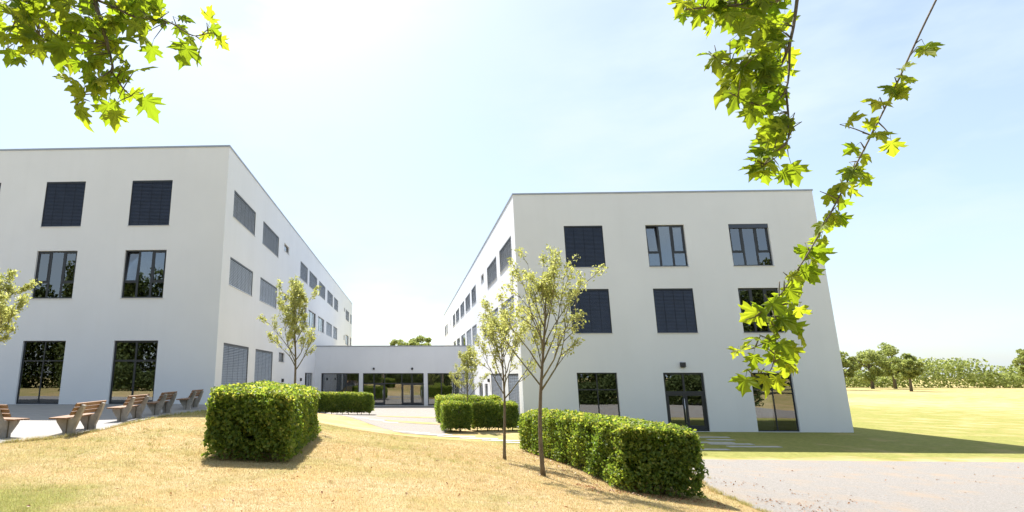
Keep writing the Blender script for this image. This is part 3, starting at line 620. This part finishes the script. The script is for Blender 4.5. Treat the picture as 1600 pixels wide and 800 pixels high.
def big_tree(base, h, rad, n, label, cat_group, mat, size, seed, cz=.62, flat=.75):
    bz = tz(*base); root = empty('broad_tree', (*base, bz), label, 'tree', cat_group); rd = np.random.default_rng(seed)
    t = MB(); t.tube([(base[0], base[1], bz-.1), (base[0]+.2, base[1], bz+h*.3), (base[0], base[1]+.2, bz+h*.75)], [.035*h, .026*h, .008*h], 9)
    for k_ in range(9):
        az = k_*2.4; z = h*(.3+.04*k_); t.tube([(base[0], base[1], bz+z), (base[0]+math.cos(az)*rad*.4, base[1]+math.sin(az)*rad*.4, bz+z+h*.1), (base[0]+math.cos(az)*rad*.8, base[1]+math.sin(az)*rad*.8, bz+z+h*.22)], [.012*h, .008*h, .003*h], 6)
    t.build('trunk', M['bark'], root, True)
    nc = 34; cc = rd.normal(size=(nc, 3)); cc /= np.linalg.norm(cc, axis=1, keepdims=True); cc *= rd.uniform(.45, .95, (nc, 1))
    cc = cc*np.array([rad, rad, h*(1-cz)*.98]) + np.array([base[0], base[1], bz+h*cz]); cr = rd.uniform(.16, .34, nc)*rad
    w_ = rd.integers(0, nc, n); d = rd.normal(size=(n, 3)); d /= np.linalg.norm(d, axis=1, keepdims=True)
    P = cc[w_] + d*(cr[w_]*rd.uniform(.55, 1.08, n))[:, None]*np.array([1, 1, flat])
    V, Fc, T = leaves(P, size, d*.5, np.clip(.5+.25*(rd.random(nc)[w_]-.5)+rd.normal(0, .2, n), 0, 1), .7)
    tag(link('crown', fast_mesh('crown', V, Fc, mat, T), root), kind='stuff'); return root
big_tree(tuple(atY(656, 540, 118)[:2]), 13.0, 3.6, 9000, 'rounded green tree rising over the middle of the link roof', 'trees behind the link', M['fartree'], .42, 21, .62)
big_tree(tuple(atY(622, 540, 124)[:2]), 11.9, 3.2, 6000, 'lower thin-topped tree showing beside the rounded one above the link roof', 'trees behind the link', M['fartree'], .42, 22, .62)

# wood behind the camera: seen in the window panes
n = 150000; X0 = rng.uniform(-75, 75, n); tops = 16.6+2.8*np.sin(X0*.23)+2.0*np.sin(X0*.61+1)+1.4*np.sin(X0*1.3+2)+.8*np.sin(X0*3.1)
q = rng.random(n)**.8; P = np.column_stack([X0, -27 - 5*rng.random(n) + 2.0*np.sin(X0*.7)+2.5*(q-.5), 1.0+q*tops])
V, Fc, T = leaves(P, .58, np.tile([0, .5, .25], (n, 1)), None, .8)
n2 = 70000; t2 = rng.random(n2); side = t2 < .5
X2 = np.where(side, rng.uniform(8.6, 36, n2), rng.uniform(-40, 9, n2)); Y2 = np.where(side, 4.2, -6.5) + rng.uniform(-1.6, 1.0, n2) + .4*np.sin(X2*1.1); Z2 = Tz(X2, Y2) + rng.random(n2)**.8*(2.5+.5*np.sin(X2*.9)+.3*np.sin(X2*2.7))
V2, F2, T2 = leaves(np.column_stack([X2, Y2, Z2]), .26, np.tile([0, .4, .3], (n2, 1)), None, .75)
tag(link('shrubbery', fast_mesh('shrubbery', V2, F2, M['wood'], T2)), 'dense shrub belt along the far side of the lawn, mirrored in the ground-floor windows', None, None, 'stuff')
tag(link('woodland', fast_mesh('woodland', V, Fc, M['wood'], T)), 'dense green wood across the lawn, mirrored in the windows', None, None, 'stuff')

n = 70000; X0 = rng.uniform(40, 420, n); tops = 5.0+1.6*np.sin(X0*.047+.5)+1.8*np.sin(X0*.17+1)+1.3*np.sin(X0*.43+2)+.8*np.sin(X0*1.1); q = rng.random(n)**.7
P = np.column_stack([X0, 190 - .12*X0 + rng.uniform(-6, 6, n), q*tops]); V, Fc, T = leaves(P, .7, np.tile([0, -.4, .3], (n, 1)), None, .8)
tag(link('distant_wood', fast_mesh('distant_wood', V, Fc, M['fartree'], T)), 'far-off line of green trees on the horizon', None, None, 'stuff')

for i in range(13):
    bx2 = 62+i*9.5+random.uniform(-4, 4); by2 = random.uniform(118, 158)
    hh2 = random.uniform(6.5, 12.5); big_tree((bx2, by2), hh2, hh2*random.uniform(.3, .42), 4200, 'rounded tree in the far row on the horizon beyond the gravel yard', 'far trees on the horizon', M['fartree'], .55, 40+i, random.uniform(.55, .62))

# ------------------------------------------------------------------ benches
def bench(a, b_, facing, label):
    """a, b_: feet of the two supports (XY); facing: unit XY the sitter looks"""
    a = np.array(a[:2]); b_ = np.array(b_[:2]); mid = (a+b_)/2; ax = (b_-a)/np.linalg.norm(b_-a); L = 2.0
    fc = np.array([-ax[1], ax[0]]); fc = fc if fc @ np.array(facing) > 0 else -fc
    z0 = min(tz(*a), tz(*b_), tz(*mid))+.006; root = empty('park_bench', (mid[0], mid[1], z0), label, 'bench', 'park benches along the terrace edge')
    def Q(s, f_, z): p = mid+ax*s+fc*f_; return (p[0], p[1], z0+z)
    for s in (-.68, .68):          # concrete side frame: foot, seat arm to the front, back arm
        prof = [(-.17,-.05), (.13,-.05), (.13,.10), (.30,.34), (.34,.43), (-.02,.43), (-.10,.46), (-.28,.80), (-.37,.78), (-.26,.42), (-.16,.16)]
        m_ = MB(); t_ = .075; m_.add([Q(s-t_, f_, z) for f_, z in prof]+[Q(s+t_, f_, z) for f_, z in prof], [tuple(range(11)), tuple(range(21, 10, -1))]+[(i, (i+1) % 11, 11+(i+1) % 11, 11+i) for i in range(11)])
        m_.build('support', M['concrete'], root, bevel=.012)
        g = MB()
        g.tube([Q(s-.09, .02, .02), Q(s-.09, .02, .41)], .014, 6); g.build('bracket', M['bark'], root)
    for i in range(4):
        f0 = -.04+i*.115; m_ = MB(); pts = [(f0, .435), (f0+.10, .438), (f0+.10, .478), (f0, .475)]
        m_.add([Q(-L/2, f_, z) for f_, z in pts]+[Q(L/2, f_, z) for f_, z in pts], [(0,1,2,3), (7,6,5,4)]+[(i2, (i2+1) % 4, 4+(i2+1) % 4, 4+i2) for i2 in range(4)]); m_.build('seat_slat', M['timber'], root, bevel=.006)
    for i in range(3):
        z = .53+i*.11; f0 = -.105-(z-.46)*.5; m_ = MB(); dx, dz = -.045, .088; nx2, nz2 = .036, .018
        pts = [(f0, z), (f0+dx, z+dz), (f0+dx+nx2, z+dz+nz2), (f0+nx2, z+nz2)]
        m_.add([Q(-L/2, f_, z2) for f_, z2 in pts]+[Q(L/2, f_, z2) for f_, z2 in pts], [(0,1,2,3), (7,6,5,4)]+[(i2, (i2+1) % 4, 4+(i2+1) % 4, 4+i2) for i2 in range(4)]); m_.build('back_slat', M['timber'], root, bevel=.006)
bench(atZ(97, 681, 1.48), atZ(147, 670, 1.48), (-1, .1), 'brown slatted bench on concrete supports standing in sun on the terrace edge')
bench(atZ(184, 662, 1.5), atZ(218, 655, 1.5), (-1, .1), 'slatted bench at the border of the shade, second nearest the wide glazed window')
bench(atZ(238, 650.5, 1.55), atZ(264, 645, 1.55), (-1, .1), 'shaded slatted bench between two other benches near the building corner')
bench(atZ(287, 640.5, 1.6), atZ(308, 636, 1.6), (-1, .1), 'shaded slatted bench closest to the building corner and the big hedge')
p1 = atZ(6, 684, 1.47); bench((p1[0], p1[1]), (p1[0]-1.3, p1[1]+.42), (.3, 1), 'sunlit slatted bench at the end of the row, turned across the others')

# ------------------------------------------------------------------ stepping slabs
def slab(x_, y_, lx, ly, rot, label, group):
    o = MB(); c_, s = math.cos(rot), math.sin(rot); pts = [(-lx/2,-ly/2), (lx/2,-ly/2), (lx/2,ly/2), (-lx/2,ly/2)]
    xy = [(x_+a*c_-b_*s, y_+a*s+b_*c_) for a, b_ in pts]; z = tz(x_, y_)
    o.hexa([(a, b_, z-.06) for a, b_ in xy]+[(a, b_, tz(a, b_)+.022) for a, b_ in xy])
    tag(o.build('stone_slab', M['slab'], None, bevel=.012), label, 'paving slab', group)
g1, g2, g3 = 'slabs across the lawn tip', 'slabs between forecourt and hedge', 'slabs on the grass by the glazed door'
pts = px([(545, 656.5), (566, 658), (588, 659.5), (610, 661.5)], .15)
for p in pts: slab(p[0]+random.uniform(-.1, .1), p[1], .95, .55, random.uniform(-.05, .05), 'pale slab in the short row at the tip of the lawn by the forecourt', g1)
for i in range(11):
    t = i/10; u, v_ = 634+t*176, 675.5+t*15.5; p = atZ(u, v_, .15-.02*t)
    slab(p[0], p[1]+(.28 if i % 2 else -.28), 1.35, .36, random.uniform(-.06, .06), 'pale slab in the path crossing the grass in front of the short hedge blocks', g2)
for i, (u, v_, lx) in enumerate([(1114, 682, 1.5), (1126, 686, 1.2), (1116, 690, 1.7), (1142, 692.5, 1.9), (1178, 696.5, 2.2), (1113, 701, 1.3)]):
    p = atZ(u, v_, .1); slab(p[0], p[1], lx, .34, 0, 'narrow pale slab set in the shaded grass before the glazed door', g3)

# ------------------------------------------------------------------ grass blades and fallen leaves
def inpoly(x_, y_, poly):
    c_ = np.zeros(len(x_), bool); j = len(poly)-1
    for i in range(len(poly)):
        xi, yi = poly[i]; xj, yj = poly[j]; c_ ^= ((yi > y_) != (yj > y_)) & (x_ < (xj-xi)*(y_-yi)/(yj-yi+1e-12)+xi); j = i
    return c_
n = 520000; D = 5.2*(26/5.2)**rng.random(n); lat = rng.uniform(-.76, .62, n); gxr = lat*D; gyr = D
terr = edge_t + [(-9, 29), (-42, 29)]
gpoly = [(9.4, 21.6), (8.2, 17.5), (7.35, 14.6), (7.2, 12.6), (7.3, 11), (6.9, 9.4), (6.3, 7.6), (6.2, 3), (40, 3), (40, 21.6)]
k_ = ~inpoly(gxr, gyr, terr) & ~inpoly(gxr, gyr, gpoly) & (gyr < 27.5) & ~((gxr > 6) & (gyr > 21)); gxr, gyr = gxr[k_], gyr[k_]; n = len(gxr)
nt_ = 420; Dc = 5.5*(24/5.5)**rng.random(nt_); cx_ = rng.uniform(-.74, .5, nt_)*Dc
ep = np.array(edge_t[1:7]); es = rng.random(260)*(len(ep)-1); ei = es.astype(int); ef = (es-ei)[:, None]; eb = ep[ei]*(1-ef)+ep[ei+1]*ef
gp = np.array(gpoly[:7]); es = rng.random(200)*(len(gp)-1); ei = es.astype(int); ef = (es-ei)[:, None]; ec = gp[ei]*(1-ef)+gp[ei+1]*ef
tc_ = np.concatenate([np.column_stack([cx_, Dc]), eb, ec]); tb = np.repeat(tc_, 26, axis=0) + rng.normal(0, .045, (len(tc_)*26, 2))
keep2 = ~inpoly(tb[:, 0], tb[:, 1], [(a-.0, b+.12) for a, b in terr]); tb = tb[keep2]
nlow = n; gxr = np.concatenate([gxr, tb[:, 0]]); gyr = np.concatenate([gyr, tb[:, 1]]); n = len(gxr)
gz = Tz(gxr, gyr); g = greenness(gxr, gyr); g[nlow:] += .22; ht = rng.uniform(.010, .030, n)*(1+.5*np.clip(g, 0, .5)*2)*np.clip(gyr/9, .8, 1.6); az = rng.uniform(0, 6.283, n); wd = rng.uniform(.0014, .003, n)*np.clip(gyr/7, .8, 2.6)
ht[nlow:] *= 2.0; le = rng.uniform(.1, 1.1, n)*ht
b0 = np.column_stack([gxr-np.sin(az)*wd, gyr+np.cos(az)*wd, gz-.004]); b1_ = np.column_stack([gxr+np.sin(az)*wd, gyr-np.cos(az)*wd, gz-.004]); b2_ = np.column_stack([gxr+np.cos(az)*le, gyr+np.sin(az)*le, gz+ht])
V = np.stack([b0, b1_, b2_], 1).reshape(-1, 3); patch = .5*np.sin(gxr*1.1+np.sin(gyr*.9))*np.cos(gyr*.8+gxr*.3)
T = np.clip(.30+g*1.1+.22*patch+rng.normal(0, .16, n), 0, 1)
tag(link('grass', fast_mesh('grass', V, np.arange(3*n).reshape(-1, 3), M['blade'], np.repeat(T, 3))), 'short parched grass blades covering the lawn', None, None, 'stuff')
n = 1500; X1 = np.concatenate([rng.normal(8.3, 1.1, n//2), rng.uniform(6.5, 24, n//2)]); Y1 = np.concatenate([rng.normal(13.8, 1.6, n//2), rng.uniform(8, 21, n//2)])
cl = np.sin(X1*1.7)*np.sin(Y1*2.1+X1*.6)+rng.normal(0, .3, n) > .25; X1, Y1 = X1[cl], Y1[cl]
Xh = rng.uniform(3.6, 6.6, 350); Yh = 13.2-np.abs(rng.normal(0, .35, 350)); Xl = rng.uniform(4.0, 4.6, 260); Yl = rng.uniform(13.5, 22, 260)
X1 = np.concatenate([X1, Xh, Xl, rng.uniform(-5, 4, 260)]); Y1 = np.concatenate([Y1, Yh, Yl, rng.uniform(6, 20, 260)])
P = np.column_stack([X1, Y1, Tz(X1, Y1)+.03]); V, Fc, T = leaves(P, .055, np.tile([0, 0, 1.2], (len(P), 1)), None, .6)
tag(link('leaf_litter', fast_mesh('leaf_litter', V, Fc, M['litter'], T)), 'dry brown leaves scattered on the gravel and under the long hedge', None, None, 'stuff')

# ------------------------------------------------------------------ maples overhead
def maple_mesh(seed):
    rd = random.Random(seed)
    half = [(0, 0), (.10, -.06), (.28, -.10), (.40, -.06), (.34, .03), (.30, .09), (.46, .14), (.62, .20), (.54, .27), (.50, .36), (.66, .46), (.50, .47), (.36, .44), (.30, .40), (.24, .42), (.22, .56), (.30, .66), (.18, .74), (.10, .84), (0, 1.0)]
    R_ = [(x_*rd.uniform(.9, 1.1), y_*rd.uniform(.94, 1.05)) for x_, y_ in half]; R_[0] = (0, 0); R_[-1] = (0, 1.0)
    L_ = [(-x_*rd.uniform(.92, 1.08), y_) for x_, y_ in R_[1:-1]]
    out = R_ + L_[::-1]; k = len(out); cup = rd.uniform(-.10, .28); droop = rd.uniform(.0, .38); tw = rd.uniform(-.25, .25); pleat = rd.uniform(.05, .11)
    rad = [math.hypot(x_, y_-.12) for x_, y_ in out]
    def zf(x_, y_, r_=0.0): return cup*abs(x_) - droop*y_*y_ + tw*x_*y_ + .03*math.sin(8*x_+seed) - .30*max(0, abs(x_)-.3)**1.5
    vs = [(0, .12, zf(0, .12))]
    for i, (x_, y_) in enumerate(out):
        nbm = (rad[i-1]+rad[(i+1) % k])/2; sg = -1 if rad[i] > nbm else 1
        vs.append((x_, y_, zf(x_, y_) + sg*pleat*.5 + rd.uniform(-.02, .02)))
    for i, (x_, y_) in enumerate(out):
        nbm = (rad[i-2]+rad[(i+2) % k])/2; sg = -1 if rad[i] > nbm else 1
        vs.append((x_*.5, .12+(y_-.12)*.5, zf(x_*.5, .12+(y_-.12)*.5) + sg*pleat*.35))
    fs = []
    for i in range(k):
        j = (i+1) % k; fs += [(0, 1+k+i, 1+k+j), (1+k+i, 1+i, 1+j), (1+k+i, 1+j, 1+k+j)]
    n = len(vs); w_ = .011; Lp = .36
    vs += [(-w_, 0, .0), (w_, 0, 0), (w_, -Lp*.5, .05), (-w_, -Lp*.5, .05), (w_, -Lp, .16), (-w_, -Lp, .16), (0, 0, w_*1.6), (0, -Lp*.5, .05+w_*1.6), (0, -Lp, .16+w_*1.6)]
    fs += [(n, n+1, n+2), (n, n+2, n+3), (n+3, n+2, n+4), (n+3, n+4, n+5), (n, n+6, n+7), (n, n+7, n+3), (n+1, n+7, n+6), (n+1, n+2, n+7), (n+3, n+7, n+8), (n+3, n+8, n+5), (n+2, n+8, n+7), (n+2, n+4, n+8)]
    return fast_mesh('leaf', vs, fs, M['maple'], np.full(len(vs), rd.uniform(.1, .95)))
LEAF = [maple_mesh(100+i) for i in range(22)]
def maple(name, trunk, limbs, leafpts, label):
    bz = tz(*trunk); root = empty(name, (*trunk, bz), label, 'tree', 'maples framing the view')
    t = MB(); t.tube([(trunk[0], trunk[1], bz-.1), (trunk[0]+.03, trunk[1], bz+1.2), (trunk[0]-.02, trunk[1]+.05, bz+3), (trunk[0]+.05, trunk[1], bz+5.2), (trunk[0], trunk[1], bz+7.5)], [.24, .19, .16, .12, .06], 12); t.build('trunk', M['bark'], root, True)
    nodes = []
    for pts, r0, r1 in limbs:
        pts = [Vector(p) for p in pts]; fine = []
        for i in range(len(pts)-1):
            a, b_ = pts[i], pts[i+1]; pa = pts[max(i-1, 0)]; pb = pts[min(i+2, len(pts)-1)]
            for j in range(6):
                s = j/6; fine.append(.5*((2*a)+(b_-pa)*s+(2*pa-5*a+4*b_-pb)*s*s+(3*a-pa-3*b_+pb)*s**3))
        fine.append(pts[-1]); m_ = MB(); k = len(fine); m_.tube(fine, [r0+(r1-r0)*(i/(k-1))**.4 for i in range(k)], 7); m_.build('branch', M['bark'], root, True); nodes += fine
    nd = np.array([tuple(p) for p in nodes]); twig = MB()
    for (p, size, face) in leafpts:
        p = Vector(p); i = int(np.argmin(((nd-np.array(p))**2).sum(1))); q = Vector(nd[i])
        # blade hangs down and outwards from the twig
        out = (p-q); out = out.normalized() if out.length > .02 else Vector((random.gauss(0,1), random.gauss(0,1), -.3)).normalized()
        tip = (out*.85 + Vector((random.gauss(0, .3), random.gauss(0, .25), -.55+random.gauss(0, .25)))).normalized()
        nrm = Vector((random.gauss(-.25*p.x, .42), random.gauss(-.75-face*.3, .35), random.gauss(.25, .45))); nrm = (nrm - tip*nrm.dot(tip))
        nrm = nrm.normalized() if nrm.length > .05 else tip.orthogonal().normalized()
        xax = tip.cross(nrm).normalized(); mw = Matrix((xax, tip, nrm)).transposed().to_4x4()
        o = bpy.data.objects.new('leaf', random.choice(LEAF)); COL.objects.link(o); o.parent = root
        base = p - tip*size*.42
        o.matrix_local = Matrix.Translation(base-Vector(root.location)) @ mw @ Matrix.Diagonal((size*random.uniform(.82, 1.1), size, size, 1))
        pe = base - tip*size*.36 + nrm*size*.16
        if (pe-q).length > .03: twig.tube([q, (q+pe)/2+Vector((0, 0, .03*(q-pe).length)), pe], [.004, .0032, .002], 5)
    tag(twig.build('twigs', M['twig'], root, True), kind='stuff')
    return root
def PX(u, v, D): return tuple(atY(u, v, D))
lim = [([(-5.2, .4, 5.2), (-3.6, 1.6, 5.9), (-2.4, 2.7, 5.75), PX(135, -35, 3.1), PX(150, 8, 3.1), PX(165, 60, 3.05), PX(176, 105, 3.0), PX(172, 120, 3.0)], .05, .005),
 ([PX(140, -5, 3.1), PX(180, 12, 3.1), PX(215, 28, 3.1), PX(262, 34, 3.05), PX(300, 55, 3.0), PX(325, 52, 3.0)], .012, .003),
 ([PX(176, 108, 3.0), PX(150, 128, 2.95), PX(130, 148, 2.95), PX(120, 165, 2.95)], .007, .003),
 ([PX(175, 112, 3.0), PX(190, 135, 3.0), PX(205, 150, 3.0)], .007, .003),
 ([(-2.9, 2.2, 5.85), PX(20, -40, 3.3), PX(38, 15, 3.3), PX(62, 55, 3.25), PX(85, 75, 3.2)], .018, .004),
 ([PX(38, 15, 3.3), PX(18, 45, 3.2), PX(12, 75, 3.2)], .008, .003), ([(-3.4, 1.8, 5.9), (-3.2, 2.4, 5.5), PX(-40, 40, 3.2)], .012, .004)]
Z = 400/1200*1.0
big = [(1095,75,55),(970,100,48),(950,160,50),(1065,195,42),(1125,170,48),(1160,225,45),(960,290,80),(1030,290,58),(800,20,62),(815,70,45),(850,125,40),(560,135,72),(745,210,62),(730,360,72),(650,200,72),(640,400,48),(345,400,72),(450,360,50),(400,490,50),(430,610,82),(560,590,78),(600,625,60),(780,560,78),(710,500,58),(620,280,55),(370,200,95),(310,280,85),(200,40,95),(300,75,55),(390,100,62),(50,290,62),(90,320,48),(10,200,45),(50,60,80),(60,140,62),(130,250,62),(210,270,62),(450,60,62),(640,60,52),(520,330,50),(480,450,50),(250,150,80),(330,20,70),(420,240,60),(520,230,55),(590,20,50),(700,40,45),(720,110,50),(580,430,45),(520,480,42),(640,500,50),(100,30,80),(150,110,80),(20,20,80),(760,150,45),(690,150,55),(1000,220,45),(480,150,60),(280,220,70),(160,190,75),(80,210,70),(360,330,60)]
lp = []
for zx, zy, r_ in big: lp.append((PX(zx/3.333, zy/3.333, random.uniform(2.9, 3.15)), r_/3.333*2/864*3.0*1.0, .55))
for i in range(150):
    u, v = random.uniform(-60, 245), random.uniform(-90, 72)
    if u > 150 and v > 45: continue
    lp.append((PX(u, v, random.uniform(3.0, 3.7)), random.uniform(.10, .16), .3))
for i in range(26): lp.append((PX(random.gauss(165, 28), random.gauss(118, 22), random.uniform(2.9, 3.15)), random.uniform(.06, .11), .3))
for i in range(16): lp.append((PX(random.gauss(175, 45), random.gauss(70, 35), random.uniform(2.95, 3.3)), random.uniform(.09, .14), .3))
maple('maple_tree', (-5.3, .3), lim, lp, 'maple whose leafy bough hangs over the benches and the terrace block')
lim = [([(7.0, -1.0, 4.6), (5.2, .8, 5.9), (3.6, 2.3, 6.1), PX(1260, -70, 3.2), PX(1215, 0, 3.15), PX(1150, 8, 3.1), PX(1100, 12, 3.05), PX(1072, 15, 3.0)], .05, .004),
 ([PX(1252, -60, 3.2), PX(1236, 60, 3.15), PX(1205, 120, 3.1), PX(1165, 112, 3.05), PX(1122, 95, 3.0)], .016, .003),
 ([PX(1234, 66, 3.15), PX(1228, 140, 3.1), PX(1190, 165, 3.0), PX(1140, 145, 3.0)], .010, .003),
 ([PX(1228, 140, 3.1), PX(1232, 215, 3.0), PX(1208, 240, 3.0), PX(1190, 262, 3.0)], .008, .003),
 ([(5.2, .8, 5.9), (4.55, 1.75, 6.0), PX(1560, -150, 3.05), PX(1500, -70, 3.02), PX(1448, 30, 3.0), PX(1392, 150, 3.0), PX(1330, 272, 2.95), PX(1272, 380, 2.92), PX(1240, 430, 2.9), PX(1218, 462, 2.9), PX(1190, 490, 2.9), PX(1165, 500, 2.9)], .012, .002),
 ([PX(1218, 440, 2.9), PX(1212, 520, 2.9), PX(1185, 540, 2.9), PX(1158, 548, 2.9)], .003, .002), ([PX(1214, 505, 2.9), PX(1206, 575, 2.9), PX(1178, 588, 2.9)], .003, .002)]
rl = [(275,25,42),(285,75,30),(400,120,45),(350,80,45),(380,30,48),(460,20,55),(480,70,48),(540,30,55),(600,60,55),(620,15,50),(545,105,50),(590,165,40),(510,185,42),(625,120,45),(400,225,45),(425,265,60),(470,285,45),(530,235,68),(560,265,50),(600,250,62),(630,200,50),(520,315,60),(460,370,75),(560,370,85),(500,420,62),(590,420,50),(565,490,48),(600,475,50),(630,450,48),(622,585,42),(600,630,45),(612,690,58),(585,715,45),(310,40,45),(430,55,50),(570,80,45),(640,330,50),(620,390,50),(640,650,50)]
lp = []
for zx, zy, r_ in rl: lp.append((PX(960+zx/2.668, zy/2.668, random.uniform(2.9, 3.15)), r_/2.668*2/864*3.0*1.0, .5))
for u, v, r_ in [(1172,494,19),(1192,486,18),(1160,546,17),(1184,530,18),(1198,548,18),(1163,602,17),(1186,578,18),(1198,602,17),(1178,566,14),(1205,515,18),(1212,560,18),(1150,550,12),(1222,470,18),(1215,600,15),(1232,500,16),(1228,545,16)]:
    lp.append((PX(u, v, random.uniform(2.85, 2.98)), r_*2/864*3.0*.9, .4))
for i in range(80):
    u, v = random.uniform(1110, 1235), random.uniform(-90, 40); lp.append((PX(u, v, random.uniform(3.0, 3.5)), random.uniform(.10, .15), .3))
for i in range(40):
    u, v = random.gauss(1205, 18), random.uniform(30, 280); lp.append((PX(max(u, 1196), v, random.uniform(2.95, 3.3)), random.uniform(.10, .15), .3))
for i in range(14): lp.append((PX(random.gauss(1222, 12), random.uniform(455, 590), random.uniform(2.85, 3.0)), random.uniform(.08, .12), .3))
for i in range(44):
    u0 = random.uniform(1235, 1440); lp.append((PX(u0+random.gauss(0, 15), 380-1.93*(u0-1272)+random.gauss(16, 14), random.uniform(2.88, 3.06)), random.uniform(.07, .125), .3))
maple('maple_tree', (7.1, -1.1), lim, lp, 'maple whose leafy bough hangs before the block with the glazed door')
